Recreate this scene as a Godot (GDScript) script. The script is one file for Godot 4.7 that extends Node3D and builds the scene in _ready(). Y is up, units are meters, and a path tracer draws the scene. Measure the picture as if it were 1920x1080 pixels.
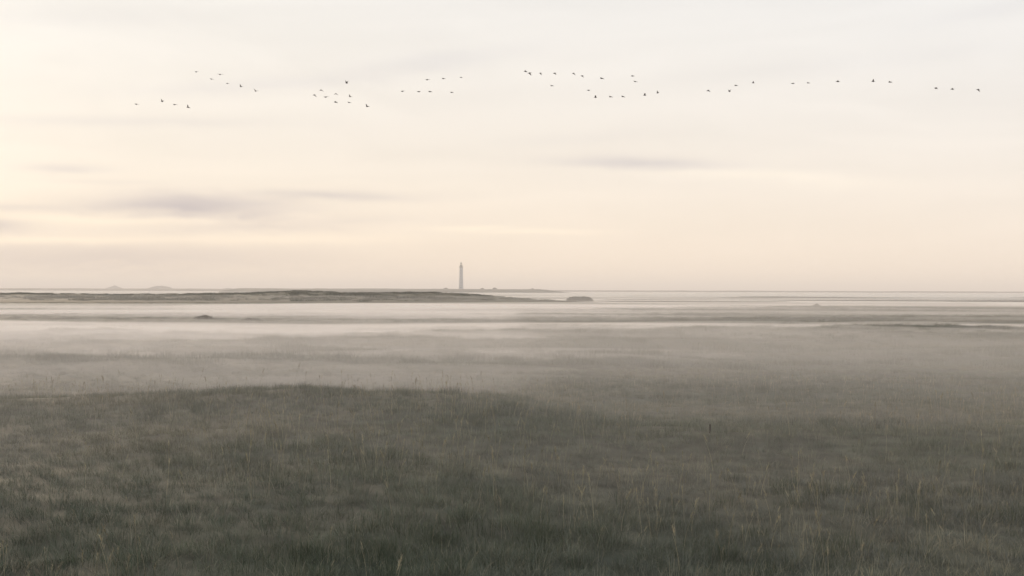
extends Node3D
# Misty coastal marsh at first light: grass in front, banks of ground mist, a low dune, tidal flats, a far lighthouse, a skein of birds.
# y is up, the view is along -z, the sea lies at y = 0.

const EYE := Vector3(0.0, 5.0, 0.0)
const LENS := 2015.0            # picture units per unit of slope, for reading bearings off the photograph
const SUN_BEARING := -38.0      # degrees, left of the view
const SUN_HEIGHT := 7.0
const SKY_LEVEL := 0.825

var n_big := FastNoiseLite.new()
var n_mid := FastNoiseLite.new()
var n_fine := FastNoiseLite.new()
var n_flat := FastNoiseLite.new()
var rng := RandomNumberGenerator.new()
var taken := {}


func _ready() -> void:
	rng.seed = 20240611
	setup_noise(n_big, 11, 0.012, 3)
	setup_noise(n_mid, 23, 0.09, 3)
	setup_noise(n_fine, 37, 0.45, 2)
	setup_noise(n_flat, 51, 0.01, 4)
	make_camera()
	make_sky()
	make_sun()
	make_ground()
	make_sea()
	make_far_land()
	make_mist()
	make_grass()
	make_lighthouse()
	make_far_rocks()
	make_shrubs()
	make_birds()
	make_stake()


func setup_noise(n: FastNoiseLite, s: int, f: float, octaves: int) -> void:
	n.seed = s
	n.noise_type = FastNoiseLite.TYPE_SIMPLEX_SMOOTH
	n.frequency = f
	n.fractal_octaves = octaves
	n.fractal_type = FastNoiseLite.FRACTAL_FBM


# ---------------------------------------------------------------- camera, sky, sun

func make_camera() -> void:
	var c := Camera3D.new()
	c.name = "camera"
	c.fov = 30.0
	c.near = 0.1
	c.far = 40000.0
	add_child(c)
	c.position = EYE
	c.rotation_degrees = Vector3(0.1, 0.0, 0.17)
	c.current = true


func bump(a: float, b: float, ca: float, cb: float, wa: float, wb: float) -> float:
	var p := (a - ca) / wa
	var q := (b - cb) / wb
	return exp(-p * p - q * q)


var wisp := FastNoiseLite.new()
var warp := FastNoiseLite.new()
# stratus streaks: bearing, height (degrees), half length, half thickness, strength (dark +, lit -), slant
var streaks := [
	[-16.2, 4.2, 4.7, 0.66, 0.34, 0.00], [-19.5, 4.1, 3.0, 0.30, 0.10, 0.02], [-12.4, 3.3, 6.5, 0.32, 0.14, 0.05], [-9.4, 4.9, 3.4, 0.20, 0.15, -0.03],
	[-26.8, 2.95, 2.2, 0.36, 0.40, 0.02], [-22.6, 5.9, 1.9, 0.24, 0.15, 0.0], [-25.0, 3.9, 3.0, 0.18, 0.12, 0.0], [-20.5, 5.3, 2.6, 0.16, 0.06, 0.0],
	[6.8, 6.7, 4.2, 0.34, 0.20, -0.04], [10.5, 6.15, 5.5, 0.26, -0.06, -0.05], [16.0, 5.6, 4.0, 0.4, -0.05, -0.06],
	[-4.5, 11.9, 4.6, 0.50, 0.075, 0.14], [-13.5, 10.4, 6.0, 0.40, 0.07, 0.08], [-20.0, 8.3, 6.5, 0.28, 0.075, 0.04],
	[-22.0, 1.45, 12.0, 0.85, 0.26, 0.0], [-13.0, 2.55, 7.0, 0.25, -0.10, 0.02], [-19.0, 3.4, 8.0, 0.2, -0.10, 0.0], [-24.0, 2.35, 5.0, 0.18, -0.14, 0.02],
	[-12.0, 15.1, 2.4, 0.12, -0.07, 0.2], [-7.0, 5.0, 5.0, 0.24, 0.05, 0.0], [1.0, 3.1, 3.4, 0.15, -0.12, 0.0], [-2.0, 3.3, 2.4, 0.12, -0.10, 0.02],
	[-22.0, 13.2, 5.0, 0.5, 0.04, 0.1], [3.0, 8.0, 4.0, 0.3, 0.03, 0.06], [17.0, 11.4, 8.0, 0.5, 0.025, 0.04], [24.0, 13.4, 5.0, 0.35, 0.03, 0.12],
]


func sky_color(az: float, el: float) -> Vector3:
	var up := maxf(el, 0.0)
	var low := exp(-up / 4.2)
	var mid := exp(-up / 9.0)
	var ce := cos(deg_to_rad(el))
	var se := sin(deg_to_rad(el))
	var ra := deg_to_rad(az)
	var dir := Vector3(sin(ra) * ce, se, -cos(ra) * ce)
	var da := deg_to_rad(az - SUN_BEARING)
	var toward := 0.5 + 0.5 * cos(da)               # 1 under the sun, 0 opposite
	var sun_cos := cos(da) * ce * cos(deg_to_rad(SUN_HEIGHT)) + se * sin(deg_to_rad(SUN_HEIGHT))
	var ang := rad_to_deg(acos(clampf(sun_cos, -1.0, 1.0)))
	# high veil: cool overhead and away from the sun, warm low down towards it
	var c := Vector3(0.885, 0.883, 0.872).lerp(Vector3(0.74, 0.81, 0.91), 1.0 - toward)
	var warm := Vector3(1.11, 0.925, 0.675).lerp(Vector3(0.80, 0.77, 0.76), 1.0 - toward)
	c = c.lerp(warm, mid * 0.92)
	var rosy := Vector3(1.05, 0.84, 0.645).lerp(Vector3(0.76, 0.72, 0.71), 1.0 - toward)
	c = c.lerp(rosy, low * 0.8)
	# glow round the hidden sun
	var g := exp(-ang / 4.2)
	var g2 := exp(-pow(ang / 24.0, 2.0))
	c += Vector3(1.0, 0.86, 0.66) * g * 1.0 + Vector3(0.05, 0.045, 0.03) * g2
	# thin streaky cloud everywhere
	var q := Vector3(dir.x * 2.2, el * 0.16, dir.z * 2.2)
	var wv := warp.get_noise_3d(q.x, q.y * 0.7, q.z)
	var s1 := wisp.get_noise_3d(q.x * 1.3 + wv, q.y * 2.6 + wv * 0.7, q.z * 1.3)
	c *= 1.0 - 0.05 * s1 * smoothstep(0.0, 4.0, el) - 0.02 * wv
	if absf(az) < 42.0 and el < 20.0:
		var shade := 0.0
		var wob := warp.get_noise_3d(dir.x * 9.0, el * 0.5, dir.z * 9.0)
		var fray := wisp.get_noise_3d(dir.x * 18.0 + wob, el * 2.2 + wob, dir.z * 18.0)
		for s in streaks:
			var u := az - float(s[0])
			if absf(u) > float(s[2]) * 2.6:
				continue
			var ee := el - float(s[1]) - u * float(s[5]) + (wob * 0.4 + fray * 0.25) * float(s[3])
			var thick := float(s[3]) * (1.0 + 0.3 * fray)
			shade += float(s[4]) * bump(u, ee, 0.0, 0.0, float(s[2]), thick) * (1.0 + 0.2 * fray)
		c *= Vector3(1.0 - shade, 1.0 - shade * 0.97, 1.0 - shade * 0.68)
	return c


func make_sky() -> void:
	var w := 4096
	var h := 2048
	setup_noise(wisp, 5, 1.0, 4)
	setup_noise(warp, 8, 1.0, 3)
	var data := PackedFloat32Array()
	data.resize(w * h * 3)
	data.fill(0.29)
	var deg := 360.0 / w
	for bj in h / 8:
		var fine_row := absf(90.0 - (bj * 8 + 4) * deg - 9.0) < 11.0
		if 90.0 - bj * 8 * deg < -0.5:
			break
		for bi in w / 8:
			# the panorama begins straight ahead
			var fine := fine_row and absf(wrapf((bi * 8 + 4) * deg, -180.0, 180.0)) < 40.0
			var step := 1 if fine else 8
			for j in range(0, 8, step):
				for i in range(0, 8, step):
					var c := sky_color(wrapf((bi * 8 + i + step * 0.5) * deg, -180.0, 180.0), 90.0 - (bj * 8 + j + step * 0.5) * deg) * SKY_LEVEL
					for y in step:
						for x in step:
							var k := ((bj * 8 + j + y) * w + bi * 8 + i + x) * 3
							data[k] = c.x
							data[k + 1] = c.y
							data[k + 2] = c.z
	var im := Image.create_from_data(w, h, false, Image.FORMAT_RGBF, data.to_byte_array())
	var pano := PanoramaSkyMaterial.new()
	pano.panorama = ImageTexture.create_from_image(im)
	var sky := Sky.new()
	sky.sky_material = pano
	var e := Environment.new()
	e.background_mode = Environment.BG_SKY
	e.sky = sky
	e.tonemap_mode = Environment.TONE_MAPPER_LINEAR
	e.tonemap_exposure = 1.22
	e.fog_enabled = true
	e.fog_density = 0.00031
	e.fog_light_color = Color(1.0, 0.985, 0.975)
	e.volumetric_fog_enabled = true
	e.volumetric_fog_density = 0.0
	e.sdfgi_enabled = true
	e.ssao_enabled = true
	e.ssil_enabled = true
	var we := WorldEnvironment.new()
	we.name = "world_environment"
	we.environment = e
	add_child(we)


func make_sun() -> void:
	var s := DirectionalLight3D.new()
	s.name = "sun"
	s.light_color = Color(1.0, 0.895, 0.77)
	s.light_energy = 1.6
	s.light_angular_distance = 6.0
	s.shadow_enabled = true
	add_child(s)
	s.rotation_degrees = Vector3(-SUN_HEIGHT, 180.0 - SUN_BEARING, 0.0)


# ---------------------------------------------------------------- helpers

func numbered(called: String) -> String:
	var k: int = taken.get(called, 0)
	taken[called] = k + 1
	return called if k == 0 else "%s_%03d" % [called, k]


func tag(o: Node, label: String, category: String, group := "", kind := "") -> void:
	o.set_meta("label", label)
	if category != "":
		o.set_meta("category", category)
	if group != "":
		o.set_meta("group", group)
	if kind != "":
		o.set_meta("kind", kind)


func part(called: String, mesh: Mesh, m: Material, parent: Node, at := Vector3.ZERO) -> MeshInstance3D:
	var o := MeshInstance3D.new()
	o.name = called
	o.mesh = mesh
	o.material_override = m
	parent.add_child(o, true)
	o.position = at
	return o


func base(called: String, at: Vector3, turn := 0.0) -> Node3D:
	var o := Node3D.new()
	o.name = numbered(called)
	add_child(o)
	o.position = at
	o.rotation.y = turn
	return o


func mat(c: Vector3, rough := 0.9, spec := 0.3) -> StandardMaterial3D:
	var m := StandardMaterial3D.new()
	m.albedo_color = Color(c.x, c.y, c.z).linear_to_srgb()
	m.roughness = rough
	m.metallic_specular = spec
	return m


func tinted(rough := 0.9, spec := 0.3) -> StandardMaterial3D:
	var m := mat(Vector3.ONE, rough, spec)
	m.vertex_color_use_as_albedo = true
	return m


func bearing_x(px: float, d: float) -> float:
	return (px - 960.0) / LENS * d


func sky_point(px: float, py: float, d: float) -> Vector3:
	return Vector3((px - 960.0) / LENS * d, EYE.y + (543.5 + (px - 960.0) * 0.003 - py) / LENS * d, -d)


func mesh_of(v: PackedVector3Array, idx: PackedInt32Array, col := PackedColorArray(), nor := PackedVector3Array()) -> ArrayMesh:
	var a := []
	a.resize(Mesh.ARRAY_MAX)
	a[Mesh.ARRAY_VERTEX] = v
	a[Mesh.ARRAY_INDEX] = idx
	if col.size():
		a[Mesh.ARRAY_COLOR] = col
	if nor.size():
		a[Mesh.ARRAY_NORMAL] = nor
	var m := ArrayMesh.new()
	m.add_surface_from_arrays(Mesh.PRIMITIVE_TRIANGLES, a)
	return m


func smooth_grid(v: PackedVector3Array, rows: int, cols: int, col: PackedColorArray) -> ArrayMesh:
	# rows run away from the eye, columns to the right
	var nor := PackedVector3Array()
	nor.resize(v.size())
	var idx := PackedInt32Array()
	for j in rows:
		for i in cols:
			var a := v[j * cols + maxi(i - 1, 0)]
			var b := v[j * cols + mini(i + 1, cols - 1)]
			var c := v[maxi(j - 1, 0) * cols + i]
			var d := v[mini(j + 1, rows - 1) * cols + i]
			var n := (b - a).cross(d - c).normalized()
			nor[j * cols + i] = n if n.y > 0.0 else -n
			if i < cols - 1 and j < rows - 1:
				var p := j * cols + i
				idx.append_array([p, p + cols, p + 1, p + 1, p + cols, p + cols + 1])
	return mesh_of(v, idx, col, nor)


# ---------------------------------------------------------------- ground

func height(x: float, d: float) -> float:
	var far_from_near := smoothstep(16.0, 62.0, d)
	var right := lerpf(1.75, 0.75, smoothstep(10.0, 62.0, d))
	var crest := 31.5 + 1.2 * n_mid.get_noise_2d(x * 0.7, 3.0)
	var top := 1.72 + 0.27 * smoothstep(-13.0, -6.0, x) + 0.1 * n_mid.get_noise_2d(x * 1.5, 90.0)
	var left: float
	if d < crest:
		left = lerpf(1.95, top, smoothstep(14.0, crest, d)) - 0.16 * bump(d, 0.0, 22.0, 0.0, 5.0, 1.0)
	else:
		left = lerpf(top, 0.55, smoothstep(0.0, 11.0, d - crest))
	var wl := smoothstep(3.2, -2.2, x)
	var y := lerpf(right, left, wl)
	y += 0.20 * bump(d, x, 24.0, 5.5, 2.2, 6.0) + 0.12 * bump(d, x, 25.0, 12.0, 2.6, 5.0)
	y += 0.30 * bump(d, 0.0, 62.0, 0.0, 7.0, 1.0) * smoothstep(4.0, -6.0, x)
	y += (0.14 + 0.45 * n_big.get_noise_2d(x * 1.6, 30.0)) * bump(d, 0.0, 152.0 + 14.0 * n_big.get_noise_2d(x, 7.0), 0.0, 17.0, 1.0) * smoothstep(60.0, -20.0, x)
	y += 0.2 * bump(d, 0.0, 240.0, 0.0, 60.0, 1.0) * smoothstep(-30.0, 50.0, x)
	var near := 1.0 - smoothstep(45.0, 90.0, d)
	y += n_mid.get_noise_2d(x, d * 1.6) * (0.10 + 0.06 * far_from_near)
	y += n_fine.get_noise_2d(x, d) * 0.045 * near
	y += n_mid.get_noise_2d(x * 0.35 + 60.0, d * 0.6) * 0.5 * (1.0 - 0.6 * smoothstep(25.0, 60.0, x)) * smoothstep(48.0, 70.0, d) * (1.0 - 0.75 * smoothstep(110.0, 150.0, d)) * (1.0 - smoothstep(260.0, 330.0, d))
	y += n_big.get_noise_2d(x * 0.9, d * 2.2) * 0.28 * smoothstep(50.0, 110.0, d)
	# the shore: land gives way to tidal flats, then to open water
	var shore := 330.0 + 60.0 * n_big.get_noise_2d(x * 0.3, 400.0) + 180.0 * smoothstep(60.0, -10.0, x)
	var flats := -0.015 + 0.15 * n_flat.get_noise_2d(x * 0.35, d * 1.3) + 0.10 * n_flat.get_noise_2d(x * 0.12 + 300.0, d * 0.4)
	flats -= 0.55 * smoothstep(900.0, 1400.0, d + 120.0 * n_flat.get_noise_2d(x * 0.2, 77.0))
	y = lerpf(y, flats, smoothstep(shore - 60.0, shore + 40.0, d))
	# the long dune on the left
	var along := 2.15 + 1.25 * smoothstep(-175.0, -105.0, x) - 0.4 * bump(x, 0.0, -195.0, 0.0, 16.0, 1.0)
	along += 0.25 * n_big.get_noise_2d(x * 1.6, 900.0)
	along *= smoothstep(14.0, -40.0, x + 6.0 * n_mid.get_noise_2d(x * 0.1, 5.0))
	var across := d - 545.0 - 14.0 * n_big.get_noise_2d(x * 0.8, 55.0)
	var body := exp(-pow(across / (105.0 if across < 0.0 else 45.0), 2.0))
	y += along * body * (1.0 + 0.25 * n_big.get_noise_2d(x * 2.0, d * 2.0))
	return y


func ground_tint(x: float, d: float, y: float) -> Color:
	var c := Vector3(0.105, 0.105, 0.08)
	var p := n_big.get_noise_2d(x * 2.0 + 50.0, d * 2.0)
	c = c.lerp(Vector3(0.112, 0.110, 0.08), smoothstep(-0.1, 0.5, p))
	c = c.lerp(Vector3(0.075, 0.086, 0.062), smoothstep(0.0, 0.45, n_mid.get_noise_2d(x * 0.6, d * 0.6 + 40.0)))
	var mud := Vector3(0.10, 0.088, 0.072) * (1.0 + 0.3 * n_flat.get_noise_2d(x * 2.0, d * 2.0))
	c = c.lerp(mud, smoothstep(0.45, 0.18, y) * smoothstep(200.0, 300.0, d))
	return Color(c.x, c.y, c.z)


func grain_texture(seed_value: int, f: float, lo: float, hi: float) -> NoiseTexture2D:
	var n := FastNoiseLite.new()
	setup_noise(n, seed_value, f, 5)
	var t := NoiseTexture2D.new()
	t.noise = n
	t.width = 512
	t.height = 512
	t.seamless = true
	var g := Gradient.new()
	g.set_color(0, Color(lo, lo, lo))
	g.set_color(1, Color(hi, hi, hi))
	t.color_ramp = g
	return t


func make_ground() -> void:
	var rows := 440
	var cols := 250
	var v := PackedVector3Array()
	var col := PackedColorArray()
	for j in rows:
		var d := -14.0 + 8.0 * (exp(j / 62.5) - 1.0)
		var half := 45.0 + maxf(d, 0.0) * 0.85
		for i in cols:
			var x := (2.0 * i / (cols - 1) - 1.0) * half
			var y := height(x, maxf(d, 0.5))
			v.append(Vector3(x, y, -d))
			col.append(ground_tint(x, d, y))
	var m := tinted(0.95, 0.2)
	m.albedo_texture = grain_texture(3, 0.012, 0.62, 1.0)
	m.uv1_triplanar = true
	m.uv1_world_triplanar = true
	m.uv1_scale = Vector3.ONE * 0.17
	var o := part("ground", smooth_grid(v, rows, cols, col), m, self)
	tag(o, "rolling grassy marsh and tidal flats reaching to the sea", "", "", "structure")


func make_sea() -> void:
	var p := PlaneMesh.new()
	p.size = Vector2(26000, 14000)
	var m := mat(Vector3(0.025, 0.032, 0.035), 0.16, 0.5)
	var o := part("sea", p, m, self, Vector3(0, 0, -7300))
	tag(o, "pale still sea and tidal channels below the horizon", "", "", "structure")


func land_strip(called: String, label: String, x0: float, x1: float, d0: float, depth: float, top: float, s: float, c: Vector3) -> void:
	# a long low island: height follows noise along it and falls to the water all round
	var cols := 220
	var rows := 14
	var v := PackedVector3Array()
	var col := PackedColorArray()
	for j in rows:
		var t := float(j) / (rows - 1)
		for i in cols:
			var u := float(i) / (cols - 1)
			var x := lerpf(x0, x1, u)
			var ends := smoothstep(0.0, 0.03, u) * smoothstep(1.0, 0.88, u)
			var up := pow(sin(PI * t), 0.6)
			var crest := top * (1.0 + 0.18 * n_big.get_noise_2d(x * 0.5 + s, 10.0) + 0.05 * n_mid.get_noise_2d(x * 0.6, s))
			var front := d0 + 60.0 * n_big.get_noise_2d(x * 0.25, s + 40.0)
			v.append(Vector3(x, -0.6 + (crest + 0.6) * up * ends, -(front + depth * t)))
			var k := 1.0 + 0.5 * n_mid.get_noise_2d(x * 0.4, t * 60.0 + s)
			col.append(Color(c.x * k, c.y * k, c.z * k))
	var o := part(numbered(called), smooth_grid(v, rows, cols, col), tinted(), self)
	tag(o, label, "", "", "structure")


func hill(label: String, px: float, d: float, wide: float, tall: float, peak: float, s: float) -> void:
	var rings := 16
	var spokes := 36
	var v := PackedVector3Array([Vector3(0, tall, 0)])
	var idx := PackedInt32Array()
	for r in range(1, rings + 1):
		var t := float(r) / rings
		for k in spokes:
			var a := TAU * k / spokes
			var rad := wide * t * (1.0 + 0.18 * n_mid.get_noise_2d(cos(a) * 9.0 + s, sin(a) * 9.0))
			var y := tall * pow(1.0 - pow(t, peak), 1.25) * (1.0 + 0.12 * n_mid.get_noise_2d(cos(a) * rad * 0.5 + s, sin(a) * rad * 0.5)) - 0.6
			v.append(Vector3(cos(a) * rad, y, sin(a) * rad * 0.6))
	for k in spokes:
		idx.append_array([0, 1 + k, 1 + (k + 1) % spokes])
		for r in rings - 1:
			var p := 1 + r * spokes + k
			var q := 1 + r * spokes + (k + 1) % spokes
			idx.append_array([p, p + spokes, q, q, p + spokes, q + spokes])
	var st := SurfaceTool.new()
	st.create_from(mesh_of(v, idx), 0)
	st.generate_normals()
	var o := part(numbered("hill"), st.commit(), mat(Vector3(0.07, 0.075, 0.07)), self, Vector3(bearing_x(px, d), 0, -d))
	tag(o, label, "", "", "structure")


func make_far_land() -> void:
	land_strip("far_shore", "long low grey land under the lighthouse", -560.0, 130.0, 1990.0, 330.0, 6.6, 0.0, Vector3(0.08, 0.08, 0.065))
	land_strip("far_shore", "low brown land across the water beyond the dune", -1900.0, -300.0, 2750.0, 300.0, 5.6, 70.0, Vector3(0.075, 0.07, 0.058))
	land_strip("far_shore", "thin dark spit on the horizon across the flats", 40.0, 2300.0, 3350.0, 260.0, 4.4, 140.0, Vector3(0.07, 0.066, 0.06))
	hill("pale pointed hill on the horizon beyond the water", 215.0, 4300.0, 62.0, 19.0, 1.0, 3.0)
	hill("pale round-topped hill on the horizon beyond the water", 302.0, 4000.0, 66.0, 17.0, 1.9, 30.0)
	hill("low faint hill rising little above the far land", 427.0, 4200.0, 55.0, 9.5, 1.4, 60.0)


# ---------------------------------------------------------------- mist

func make_mist() -> void:
	var root := base("ground_mist", Vector3(0, 0, -45))
	tag(root, "banks of pale ground mist lying over the marsh", "mist", "", "stuff")
	# x, distance, height of the middle, half width, half depth, half height, density per metre
	var banks := [
		# thin veils over the whole marsh, the near field too
		[-14.0, 46.0, 1.2, 75.0, 37.0, 2.3, 0.0098], [0.0, 110.0, 0.5, 190.0, 68.0, 1.2, 0.0045], [-62.0, 84.0, 0.5, 72.0, 38.0, 1.15, 0.0125],
		[-70.0, 215.0, 0.4, 230.0, 85.0, 1.3, 0.0115], [130.0, 260.0, 0.5, 210.0, 95.0, 1.7, 0.0095], [20.0, 172.0, 0.4, 220.0, 42.0, 1.25, 0.008], [-90.0, 420.0, 0.5, 330.0, 110.0, 2.2, 0.0020],
	]
	# zones of drifting wisps: from x, to x, from distance, to distance, how many, half width, half height, density
	var zones := [
		[-44.0, -4.0, 43.0, 56.0, 9, 11.0, 0.60, 0.022], [-4.0, 32.0, 34.0, 50.0, 5, 9.0, 0.50, 0.008], [-48.0, 18.0, 56.0, 86.0, 9, 13.0, 0.62, 0.024],
		[-120.0, 85.0, 102.0, 134.0, 17, 32.0, 0.76, 0.046], [-200.0, 25.0, 172.0, 270.0, 18, 55.0, 0.92, 0.036],
	]
	var dice := RandomNumberGenerator.new()
	dice.seed = 77
	for z in zones:
		for k in int(z[4]):
			var s := dice.randf_range(0.55, 1.5)
			var x := lerpf(z[0], z[1], dice.randf())
			var d := lerpf(z[2], z[3], dice.randf())
			banks.append([x, d, dice.randf_range(0.3, 0.6), float(z[5]) * s, float(z[5]) * s * dice.randf_range(0.3, 0.5), float(z[6]) * dice.randf_range(0.6, 1.4), float(z[7]) * dice.randf_range(0.5, 1.4)])
	for b in banks:
		var f := FogVolume.new()
		f.name = "mist_bank"
		f.shape = RenderingServer.FOG_VOLUME_SHAPE_ELLIPSOID
		f.size = Vector3(b[3], b[5], b[4]) * 2.0
		var m := FogMaterial.new()
		m.density = b[6]
		m.albedo = Color(1.0, 0.985, 0.975)
		f.material = m
		root.add_child(f, true)
		f.position = Vector3(b[0], b[2], -b[1]) - root.position


# ---------------------------------------------------------------- grass

func blade(v: PackedVector3Array, idx: PackedInt32Array, col: PackedColorArray, foot: Vector3, tall: float, wide: float, lean: Vector3, tint: Vector3, segs: int) -> void:
	var side := Vector3(-lean.z, 0, lean.x)
	side = side.normalized() if side.length() > 0.001 else Vector3.RIGHT
	side = side.rotated(Vector3.UP, rng.randf_range(-1.2, 1.2)) * wide * 0.5
	var first := v.size()
	var c := Color(tint.x, tint.y, tint.z)
	for s in segs + 1:
		var t := float(s) / segs
		var mid := foot + Vector3.UP * tall * (t - 0.22 * t * t * lean.length() * 2.0) + lean * tall * t * t
		if s == segs:
			v.append(mid)
			col.append(c)
		else:
			var k := 1.0 - 0.55 * t
			v.append(mid - side * k)
			v.append(mid + side * k)
			col.append(c)
			col.append(c)
	for s in segs:
		var p := first + s * 2
		if s == segs - 1:
			idx.append_array([p, p + 2, p + 1])
		else:
			idx.append_array([p, p + 2, p + 1, p + 1, p + 2, p + 3])


func tuft(blades: int, spread: float, tall: float, wide: float, yellow: float, droop: float) -> ArrayMesh:
	var v := PackedVector3Array()
	var idx := PackedInt32Array()
	var col := PackedColorArray()
	for k in blades:
		var a := rng.randf() * TAU
		var r := spread * sqrt(rng.randf())
		var foot := Vector3(cos(a) * r, -0.05, sin(a) * r)
		var out := Vector3(cos(a), 0, sin(a)) * rng.randf_range(0.05, droop) + Vector3(rng.randf_range(-0.25, 0.25), 0, rng.randf_range(-0.25, 0.25)) + Vector3(0.12, 0, 0.05)
		var tint := Vector3(1.0, 1.0, 1.0).lerp(Vector3(1.15, 1.0, 0.8), rng.randf() * yellow) * rng.randf_range(0.85, 1.1)
		blade(v, idx, col, foot, tall * rng.randf_range(0.5, 1.1), wide * rng.randf_range(0.7, 1.3), out, tint, 3)
	return mesh_of(v, idx, col)


func stalk(tall: float, s: int) -> ArrayMesh:
	# a dry flowering stem: a thin bent stem and a narrow plume of spikelets
	var v := PackedVector3Array()
	var idx := PackedInt32Array()
	var col := PackedColorArray()
	var lean := Vector3(rng.randf_range(-0.25, 0.35), 0, rng.randf_range(-0.2, 0.2))
	var tint := Vector3(1.0, 0.92, 0.76)
	for turn in 2:
		var first := v.size()
		var side := Vector3(0.0036, 0, 0).rotated(Vector3.UP, turn * PI / 2)
		for k in 7:
			var t := k / 6.0
			var mid := Vector3(0, -0.05, 0) + Vector3.UP * tall * t + lean * tall * t * t
			v.append(mid - side * (1.0 - 0.6 * t))
			v.append(mid + side * (1.0 - 0.6 * t))
			col.append(Color(tint.x, tint.y, tint.z))
			col.append(Color(tint.x, tint.y, tint.z))
		for k in 6:
			var p := first + k * 2
			idx.append_array([p, p + 2, p + 1, p + 1, p + 2, p + 3])
	for k in 14 + s * 3:
		var t := lerpf(0.80, 1.02, rng.randf())
		var mid := Vector3.UP * tall * t + lean * tall * t * t
		var a := rng.randf() * TAU
		var w := Vector3(cos(a), 0, sin(a))
		blade(v, idx, col, mid, 0.055, 0.006, w * 0.5 + lean * 0.5, tint * rng.randf_range(0.8, 1.15), 2)
	return mesh_of(v, idx, col)


func scatter(label: String, called: String, meshes: Array, m: Material, d0: float, d1: float, per_m2: float, thin: float, size: Vector2, place: Callable) -> void:
	# per_m2 tufts on each square metre at d0, thinning as (d0 / d) ^ thin
	var rows: Array[PackedFloat32Array] = []
	for k in meshes:
		rows.append(PackedFloat32Array())
	var d := d0
	while d < d1:
		var step := maxf(0.25, d * 0.02)
		var half := d * 0.56 + 5.0
		var many := int(round(2.0 * half * step * per_m2 * pow(d0 / d, thin)))
		for k in many:
			var x := rng.randf_range(-half, half)
			var dd := d + rng.randf() * step
			var g: Array = place.call(x, dd)
			if rng.randf() > float(g[0]):
				continue
			var tint: Vector3 = g[1]
			var s := rng.randf_range(size.x, size.y) * float(g[2])
			var b := Basis(Vector3.UP, rng.randf() * TAU).rotated(Vector3(1, 0, 0), rng.randf_range(-0.12, 0.12)).scaled(Vector3(s, s * rng.randf_range(0.8, 1.2), s))
			var y := height(x, dd)
			var q: PackedFloat32Array = rows[k % meshes.size()]
			q.append_array(PackedFloat32Array([b.x.x, b.y.x, b.z.x, x, b.x.y, b.y.y, b.z.y, y, b.x.z, b.y.z, b.z.z, -dd, tint.x, tint.y, tint.z, 1.0]))
			rows[k % meshes.size()] = q
		d += step
	for k in meshes.size():
		var mm := MultiMesh.new()
		mm.transform_format = MultiMesh.TRANSFORM_3D
		mm.use_colors = true
		mm.mesh = meshes[k]
		mm.instance_count = rows[k].size() / 16
		mm.buffer = rows[k]
		var o := MultiMeshInstance3D.new()
		o.name = numbered(called)
		o.multimesh = mm
		o.material_override = m
		add_child(o)
		tag(o, label, "grass", "", "stuff")


func sward(x: float, d: float) -> Array:
	# [chance to grow, colour, size]: greyer green, olive and straw patches
	var p := n_mid.get_noise_2d(x * 0.55 + 20.0, d * 0.9)
	var q := n_big.get_noise_2d(x * 3.0, d * 4.0 + 70.0)
	var c := Vector3(0.118, 0.132, 0.094)
	c = c.lerp(Vector3(0.142, 0.140, 0.094), smoothstep(-0.05, 0.4, p))
	c = c.lerp(Vector3(0.086, 0.104, 0.074), smoothstep(0.05, 0.4, q))
	c = c.lerp(Vector3(0.145, 0.150, 0.128), smoothstep(-0.05, -0.45, q))
	c *= rng.randf_range(0.75, 1.25)
	var s := 1.0 + 0.6 * n_mid.get_noise_2d(x * 1.3, d * 1.3 + 9.0)
	return [1.0, c, s]


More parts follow.
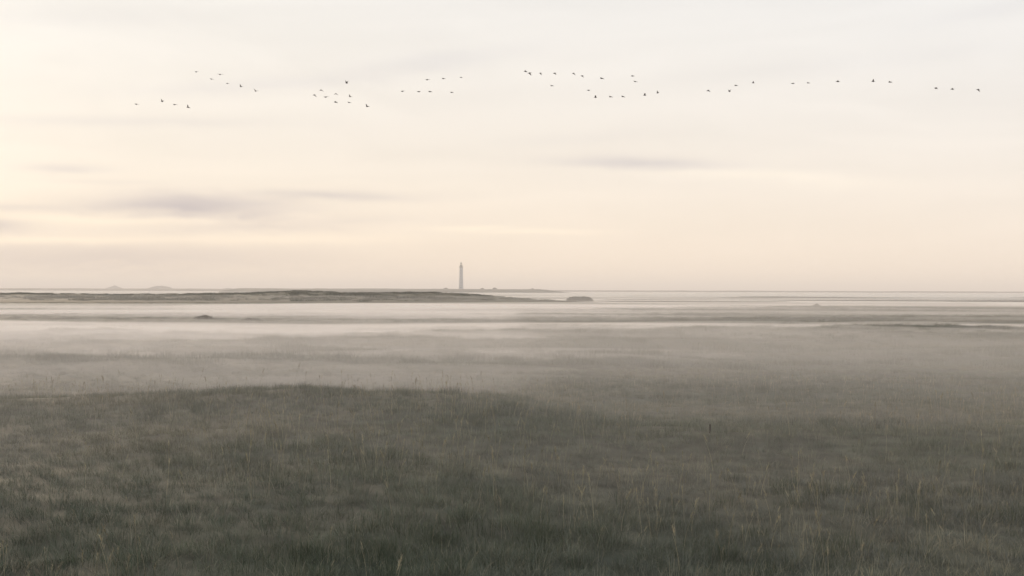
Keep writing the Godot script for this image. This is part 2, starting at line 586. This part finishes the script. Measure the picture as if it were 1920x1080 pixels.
func make_grass() -> void:
	var m := tinted(0.85, 0.25)
	m.backlight = Color(0.8, 0.8, 0.8)
	var near_tufts := []
	for k in 5:
		near_tufts.append(tuft(36, 0.17, 0.22, 0.0048, [0.3, 0.6, 0.2, 0.9, 0.5][k], [0.5, 0.7, 0.4, 0.6, 0.9][k]))
	scatter("fine grey green marsh grass covering the foreground", "grass", near_tufts, m, 7.0, 60.0, 40.0, 0.95, Vector2(0.75, 1.25), sward)
	var straw := []
	for k in 4:
		straw.append(tuft(16, 0.22, [0.21, 0.25, 0.19, 0.28][k], 0.0042, 0.6, [0.9, 0.6, 1.2, 0.5][k]))
	var straw_place := func(x: float, d: float) -> Array:
		var p := n_mid.get_noise_2d(x * 0.55 + 20.0, d * 0.9)
		return [0.35 + 0.65 * smoothstep(-0.3, 0.3, p), Vector3(0.27, 0.255, 0.19) * rng.randf_range(0.8, 1.15), 1.0]
	scatter("dead straw blades mixed through the marsh grass", "straw_grass", straw, m, 7.0, 60.0, 28.0, 0.95, Vector2(0.75, 1.3), straw_place)
	var rushes := []
	for k in 2:
		rushes.append(tuft(46, 0.16, 0.31, 0.0045, 0.1, 0.4))
	var rush_place := func(x: float, d: float) -> Array:
		var p := n_mid.get_noise_2d(x * 0.9 + 500.0, d * 1.4)
		return [smoothstep(0.12, 0.4, p), Vector3(0.066, 0.080, 0.050) * rng.randf_range(0.85, 1.15), 1.0]
	scatter("darker rush clumps growing in patches of the meadow", "rush_grass", rushes, m, 9.0, 60.0, 9.0, 0.8, Vector2(0.7, 1.15), rush_place)
	var far_tufts := []
	for k in 3:
		far_tufts.append(tuft(40, 0.42, 0.26, 0.012, 0.22, 0.6))
	scatter("soft marsh grass showing through the mist", "grass", far_tufts, m, 60.0, 330.0, 2.4, 1.1, Vector2(0.8, 1.5), sward)
	var mid_rushes := []
	for k in 2:
		mid_rushes.append(tuft(46, 0.5, 0.42, 0.012, 0.1, 0.4))
	scatter("dark rush clumps half lost in the mist", "rush_grass", mid_rushes, m, 58.0, 105.0, 1.6, 0.9, Vector2(0.8, 1.4), rush_place)
	var clumps := []
	for k in 3:
		clumps.append(tuft(60, 1.5, 0.5, 0.09, 0.05, 0.6))
	var dune_place := func(x: float, d: float) -> Array:
		if x < -340.0 or x > 24.0 or height(x, d) < 0.9:
			return [0.0, Vector3.ONE, 1.0]
		var p := n_big.get_noise_2d(x * 1.5, d * 4.0)
		var c := Vector3(0.125, 0.125, 0.09).lerp(Vector3(0.065, 0.078, 0.052), smoothstep(-0.15, 0.25, p))
		return [0.25 + 0.75 * smoothstep(-0.3, 0.2, p), c * rng.randf_range(0.8, 1.2), 0.8 + 0.6 * smoothstep(0.0, 0.3, p)]
	scatter("rough grass clumps on the long dune", "dune_grass", clumps, m, 340.0, 600.0, 0.07, 0.0, Vector2(0.8, 1.4), dune_place)
	var stalks := []
	for k in 4:
		stalks.append(stalk([0.46, 0.58, 0.40, 0.66][k], k))
	var stem_place := func(x: float, d: float) -> Array:
		var p := n_mid.get_noise_2d(x * 0.8 + 300.0, d * 1.1)
		return [0.1 + 0.9 * smoothstep(-0.1, 0.35, p), Vector3(0.34, 0.32, 0.26) * rng.randf_range(0.6, 1.25), 1.0]
	scatter("sparse pale dry stems standing above the grass", "dry_grass", stalks, m, 8.0, 48.0, 10.0, 0.8, Vector2(0.55, 1.15), stem_place)


# ---------------------------------------------------------------- lighthouse

func lathe(profile: Array, sides: int) -> ArrayMesh:
	var st := SurfaceTool.new()
	st.begin(Mesh.PRIMITIVE_TRIANGLES)
	for k in profile.size() - 1:
		var a: Vector2 = profile[k]
		var b: Vector2 = profile[k + 1]
		var slope := Vector2(b.y - a.y, a.x - b.x).normalized()
		for s in sides:
			var p := TAU * s / sides
			var q := TAU * (s + 1) / sides
			var quad := [[a, p], [b, q], [b, p], [a, p], [a, q], [b, q]]
			for c in quad:
				var pt: Vector2 = c[0]
				var an: float = c[1]
				st.set_normal(Vector3(cos(an) * slope.x, slope.y, sin(an) * slope.x))
				st.add_vertex(Vector3(cos(an) * pt.x, pt.y, sin(an) * pt.x))
	return st.commit()


func make_lighthouse() -> void:
	var d := 2120.0
	var t := base("lighthouse", Vector3(bearing_x(864.5, d), 6.2, -d))
	tag(t, "tall pale grey round lighthouse tower with dark lantern on the far low land", "lighthouse")
	var stone := mat(Vector3(0.54, 0.55, 0.56), 0.9)
	stone.albedo_texture = grain_texture(77, 0.02, 0.85, 1.0)
	stone.uv1_triplanar = true
	stone.uv1_scale = Vector3.ONE * 0.2
	var trim := mat(Vector3(0.34, 0.31, 0.27), 0.9)
	var dark := mat(Vector3(0.035, 0.032, 0.03), 0.6)
	part("plinth", lathe([Vector2(5.2, -1.5), Vector2(5.2, 1.2), Vector2(4.5, 1.6), Vector2(0.0, 1.6)], 32), stone, t)
	var tower := part("tower", lathe([Vector2(4.6, 1.5), Vector2(4.15, 12.0), Vector2(3.7, 24.0), Vector2(3.4, 36.0), Vector2(3.25, 43.2), Vector2(0.0, 43.2)], 40), stone, t)
	for k in 6:
		var w := BoxMesh.new()
		w.size = Vector3(0.8, 1.5, 0.5)
		part("window", w, dark, tower, Vector3(0.0, 7.0 + 6.0 * k, [4.3, 4.05, 3.85, 3.62, 3.5, 3.36][k]))
	var door := BoxMesh.new()
	door.size = Vector3(1.5, 2.6, 0.8)
	part("door", door, dark, tower, Vector3(0.0, 2.9, 4.35))
	part("cornice", lathe([Vector2(3.2, 42.2), Vector2(3.7, 43.2), Vector2(4.2, 43.7), Vector2(4.2, 44.4), Vector2(0.0, 44.4)], 40), trim, t)
	var rail := Node3D.new()
	rail.name = "railing"
	t.add_child(rail)
	for k in 20:
		var a := TAU * k / 20.0
		var b := CylinderMesh.new()
		b.top_radius = 0.05
		b.bottom_radius = 0.05
		b.height = 1.1
		part("baluster", b, dark, rail, Vector3(cos(a) * 3.75, 44.95, sin(a) * 3.75))
	var ring := TorusMesh.new()
	ring.inner_radius = 3.67
	ring.outer_radius = 3.83
	part("handrail", ring, dark, rail, Vector3(0, 45.5, 0))
	part("watch_room", lathe([Vector2(2.3, 44.4), Vector2(2.3, 47.4), Vector2(2.75, 47.6), Vector2(2.75, 47.9), Vector2(0.0, 47.9)], 32), mat(Vector3(0.10, 0.088, 0.075), 0.8), t)
	var glass := StandardMaterial3D.new()
	glass.transparency = BaseMaterial3D.TRANSPARENCY_ALPHA
	glass.albedo_color = Color(0.95, 0.97, 1.0, 0.12)
	glass.roughness = 0.03
	var lantern := Node3D.new()
	lantern.name = "lantern_room"
	t.add_child(lantern)
	part("glazing", lathe([Vector2(1.75, 47.9), Vector2(1.75, 50.0)], 16), glass, lantern)
	for k in 8:
		var a := TAU * k / 8.0
		var b := CylinderMesh.new()
		b.top_radius = 0.06
		b.bottom_radius = 0.06
		b.height = 2.1
		part("mullion", b, dark, lantern, Vector3(cos(a) * 1.8, 48.95, sin(a) * 1.8))
	var roof := part("dome", lathe([Vector2(2.15, 49.9), Vector2(2.15, 50.2), Vector2(1.75, 51.2), Vector2(1.0, 52.1), Vector2(0.35, 52.7), Vector2(0.0, 52.8)], 28), mat(Vector3(0.06, 0.052, 0.045), 0.6), t)
	part("finial", lathe([Vector2(0.22, 52.7), Vector2(0.32, 53.2), Vector2(0.1, 53.6), Vector2(0.06, 55.2), Vector2(0.0, 55.2)], 10), dark, roof)


func rock_mesh(wide: float, tall: float, s: float) -> ArrayMesh:
	var sp := SphereMesh.new()
	sp.radial_segments = 20
	sp.rings = 10
	var st := SurfaceTool.new()
	st.create_from(sp, 0)
	var a := st.commit_to_arrays()
	var v: PackedVector3Array = a[Mesh.ARRAY_VERTEX]
	for k in v.size():
		var p := v[k].normalized()
		var r := 1.0 + 0.45 * n_mid.get_noise_3d(p.x * 7.0 + s, p.y * 7.0, p.z * 7.0)
		v[k] = Vector3(p.x * wide * 0.5, p.y * tall, p.z * wide * 0.35) * r
	a[Mesh.ARRAY_VERTEX] = v
	var m := ArrayMesh.new()
	m.add_surface_from_arrays(Mesh.PRIMITIVE_TRIANGLES, a)
	st.clear()
	st.create_from(m, 0)
	st.generate_normals()
	return st.commit()


func make_far_rocks() -> void:
	var m := mat(Vector3(0.12, 0.11, 0.095))
	m.albedo_texture = grain_texture(91, 0.02, 0.6, 1.0)
	m.uv1_triplanar = true
	m.uv1_scale = Vector3.ONE * 0.3
	var d := 2140.0
	var list := [
		[836.0, 9.0, 2.6, "small rounded rock on the far land, on the dune side of the lighthouse"], [904.0, 8.0, 2.4, "smaller of two close rounded rocks on the far land past the lighthouse"],
		[928.0, 10.0, 3.0, "larger of two close rounded rocks on the far land past the lighthouse"], [998.0, 6.0, 2.8, "lone small rock where the far land slopes down to the water"]]
	for k in list.size():
		var r: Array = list[k]
		var o := part(numbered("rock_outcrop"), rock_mesh(r[1], r[2], k * 13.0), m, self, Vector3(bearing_x(r[0], d), 6.1 if k < 3 else 5.6, -d))
		tag(o, r[3], "rock", "rocks on the far land")


# ---------------------------------------------------------------- shrubs

func shrub(called: String, label: String, x: float, d: float, half: Vector3, leaves: int, leaf: float, flat_top: float, c: Vector3) -> void:
	var t := base(called, Vector3(x, height(x, d), -d))
	tag(t, label, "shrub")
	var v := PackedVector3Array()
	var idx := PackedInt32Array()
	var col := PackedColorArray()
	for k in leaves:
		var p := Vector3(rng.randf_range(-1, 1), rng.randf_range(0, 1), rng.randf_range(-1, 1))
		var lim := 1.0 - pow(absf(p.x), flat_top)
		lim *= 0.9 + 0.35 * n_fine.get_noise_2d(p.x * half.x * 1.3 + x, p.z * half.z * 1.3)
		if p.y > lim or absf(p.z) > 1.0 - 0.5 * p.y:
			continue
		var at := p * half
		var s := leaf * rng.randf_range(0.6, 1.3)
		var b := Basis.from_euler(Vector3(rng.randf() * TAU, rng.randf() * TAU, rng.randf() * TAU))
		var q := v.size()
		v.append_array([at - b.x * s * 0.5, at + b.y * s * 0.28, at + b.x * s * 0.5, at - b.y * s * 0.28])
		idx.append_array([q, q + 1, q + 2, q, q + 2, q + 3])
		var w := c * rng.randf_range(0.7, 1.3)
		for r in 4:
			col.append(Color(w.x, w.y, w.z))
	part("foliage", mesh_of(v, idx, col), tinted(), t)
	var bark := mat(Vector3(0.05, 0.042, 0.034))
	for k in 7:
		var b := CylinderMesh.new()
		b.top_radius = 0.02 * half.y
		b.bottom_radius = 0.05 * half.y
		b.height = half.y * 0.8
		b.radial_segments = 6
		var o := part("branch", b, bark, t, Vector3(lerpf(-0.7, 0.7, k / 6.0) * half.x, half.y * 0.32, rng.randf_range(-0.3, 0.3) * half.z))
		o.rotation = Vector3(rng.randf_range(-0.4, 0.4), 0, rng.randf_range(-0.4, 0.4))


func make_shrubs() -> void:
	shrub("shrub_thicket", "dark green flat-topped thicket alone at the edge of the tidal flats", bearing_x(1087.0, 520.0), 520.0, Vector3(6.7, 2.0, 3.4), 9000, 0.42, 5.0, Vector3(0.036, 0.048, 0.03))
	shrub("low_bush", "low dark rounded bush on the rise in the mist", bearing_x(383.0, 150.0), 150.0, Vector3(1.5, 0.62, 1.0), 2500, 0.13, 2.0, Vector3(0.05, 0.05, 0.034))
	shrub("low_bush", "flat straggling bush on the rise, beside the dark rounded bush", bearing_x(472.0, 147.0), 147.0, Vector3(1.7, 0.40, 1.0), 2200, 0.12, 2.0, Vector3(0.055, 0.052, 0.036))
	shrub("low_bush", "small pointed bush at the edge of the grass before the flats", bearing_x(1531.0, 285.0), 285.0, Vector3(1.3, 1.0, 0.9), 1800, 0.2, 0.8, Vector3(0.04, 0.05, 0.032))


# ---------------------------------------------------------------- birds

func bird_mesh(lift_l: float, lift_r: float, sweep: float) -> ArrayMesh:
	# one skin: a spindle body along -z (beak to tail), two jointed wings, a fanned tail
	var v := PackedVector3Array()
	var idx := PackedInt32Array()
	var body := [[-0.40, 0.004], [-0.33, 0.020], [-0.28, 0.048], [-0.21, 0.046], [-0.12, 0.084], [0.0, 0.112], [0.10, 0.092], [0.19, 0.046], [0.24, 0.024]]
	var sides := 10
	for k in body.size():
		var z: float = body[k][0]
		var r: float = body[k][1]
		for s in sides:
			var a := TAU * s / sides
			v.append(Vector3(cos(a) * r, sin(a) * r * 0.9 + (0.012 if k < 4 else 0.0), z))
	for k in body.size() - 1:
		for s in sides:
			var p := k * sides + s
			var q := k * sides + (s + 1) % sides
			idx.append_array([p, p + sides, q, q, p + sides, q + sides])
	var tail := v.size()
	v.append_array([Vector3(-0.02, 0.012, 0.21), Vector3(0.02, 0.012, 0.21), Vector3(0.075, 0.0, 0.36), Vector3(-0.075, 0.0, 0.36), Vector3(-0.02, -0.012, 0.21), Vector3(0.02, -0.012, 0.21)])
	idx.append_array([tail, tail + 1, tail + 2, tail, tail + 2, tail + 3, tail + 4, tail + 3, tail + 2, tail + 4, tail + 2, tail + 5])
	for side in [-1.0, 1.0]:
		var lift: float = lift_l if side < 0 else lift_r
		# span along the wing, chord front and back, droop of the outer joint
		var elbow := Vector3(cos(lift) * 0.24, sin(lift) * 0.24, -0.05)
		var outer := lift - 0.35
		var tip := elbow + Vector3(cos(outer) * 0.34, sin(outer) * 0.34, 0.10 + sweep)
		var root := Vector3(0.05, 0.03, -0.04)
		var spine := [root, root.lerp(elbow, 0.5), elbow, elbow.lerp(tip, 0.5), tip]
		var chord := [0.27, 0.26, 0.24, 0.17, 0.02]
		var first := v.size()
		for k in 5:
			var c: Vector3 = spine[k]
			var w: float = chord[k]
			for e in [[-0.4, 0.0], [0.0, 0.012], [0.6, 0.0], [0.0, -0.012]]:
				v.append(Vector3((c.x) * side, c.y + float(e[1]), c.z + float(e[0]) * w))
		for k in 4:
			for s in 4:
				var p := first + k * 4 + s
				var q := first + k * 4 + (s + 1) % 4
				idx.append_array([p, p + 4, q, q, p + 4, q + 4])
	var st := SurfaceTool.new()
	st.create_from(mesh_of(v, idx), 0)
	st.generate_normals()
	return st.commit()


func make_birds() -> void:
	var dark := mat(Vector3(0.022, 0.019, 0.017), 0.8)
	var poses := [bird_mesh(0.25, 0.25, 0.05), bird_mesh(0.95, 0.95, 0.0), bird_mesh(-0.25, -0.25, 0.06), bird_mesh(1.0, 0.25, 0.02)]
	var says := ["small dark bird gliding with level wings in the flock over the marsh", "small dark bird with both wings raised high in the flock over the marsh", "small dark bird with both wings arched downward in the flock over the marsh", "small dark bird banking with one wing lifted in the flock over the marsh"]
	# bearing and height as read off the photograph, pose
	var flock := [
		[254.7, 195.3, 0], [302.9, 190.2, 1], [326.7, 196.1, 0], [351.7, 201.3, 3], [366.8, 134.6, 0], [395.3, 148.2, 0], [411.3, 139.5, 0], [425.3, 156.3, 0], [450.8, 162.3, 3], [478.4, 170.7, 3],
		[588.1, 178.0, 2], [600.3, 168.8, 2], [610.0, 181.8, 0], [628.5, 175.8, 2], [628.5, 191.5, 0], [649.0, 155.5, 1], [653.6, 192.1, 0], [655.5, 181.2, 3], [687.5, 199.6, 3],
		[753.8, 171.0, 0], [784.2, 171.8, 0], [805.2, 171.8, 0], [799.9, 149.4, 0], [830.3, 147.3, 0], [846.0, 173.3, 0], [863.5, 145.0, 0],
		[984.3, 133.9, 0], [991.8, 136.8, 2], [1012.3, 137.1, 2], [1039.0, 137.1, 2], [1033.5, 160.8, 0], [1074.0, 137.4, 2], [1090.4, 142.0, 2], [1102.7, 169.2, 0], [1115.8, 182.6, 1], [1127.2, 147.0, 0],
		[1143.8, 181.5, 0], [1167.0, 181.2, 0], [1185.0, 142.4, 0], [1189.9, 152.9, 0], [1208.3, 178.5, 1], [1232.2, 174.2, 1],
		[1326.8, 169.6, 2], [1367.0, 171.4, 1], [1379.0, 160.2, 0], [1411.4, 155.4, 3], [1486.0, 156.3, 0], [1514.4, 155.4, 0], [1570.0, 152.7, 0], [1636.4, 152.7, 1], [1668.0, 153.9, 0], [1754.0, 164.7, 2], [1785.0, 167.1, 0], [1833.0, 167.8, 2],
	]
	for b in flock:
		var d := 290.0 + rng.randf_range(-25.0, 25.0)
		var k: int = b[2]
		var o := part(numbered("bird"), poses[k], dark, self, sky_point(b[0], b[1], d))
		o.rotation = Vector3(rng.randf_range(-0.1, 0.1), deg_to_rad(55.0) + rng.randf_range(-0.35, 0.35), rng.randf_range(-0.2, 0.2))
		o.scale = Vector3.ONE * rng.randf_range(1.35, 1.6)
		tag(o, says[k], "bird", "flock of birds strung across the sky")


func make_stake() -> void:
	var d := 24.3
	var x := bearing_x(1332.0, d)
	var t := base("wooden_stake", Vector3(x, height(x, d), -d))
	tag(t, "short dark wooden stake standing in the grass of the low rise", "stake")
	var m := mat(Vector3(0.03, 0.026, 0.022))
	part("post", lathe([Vector2(0.022, -0.2), Vector2(0.02, 0.18), Vector2(0.014, 0.195), Vector2(0.0, 0.2)], 9), m, t)
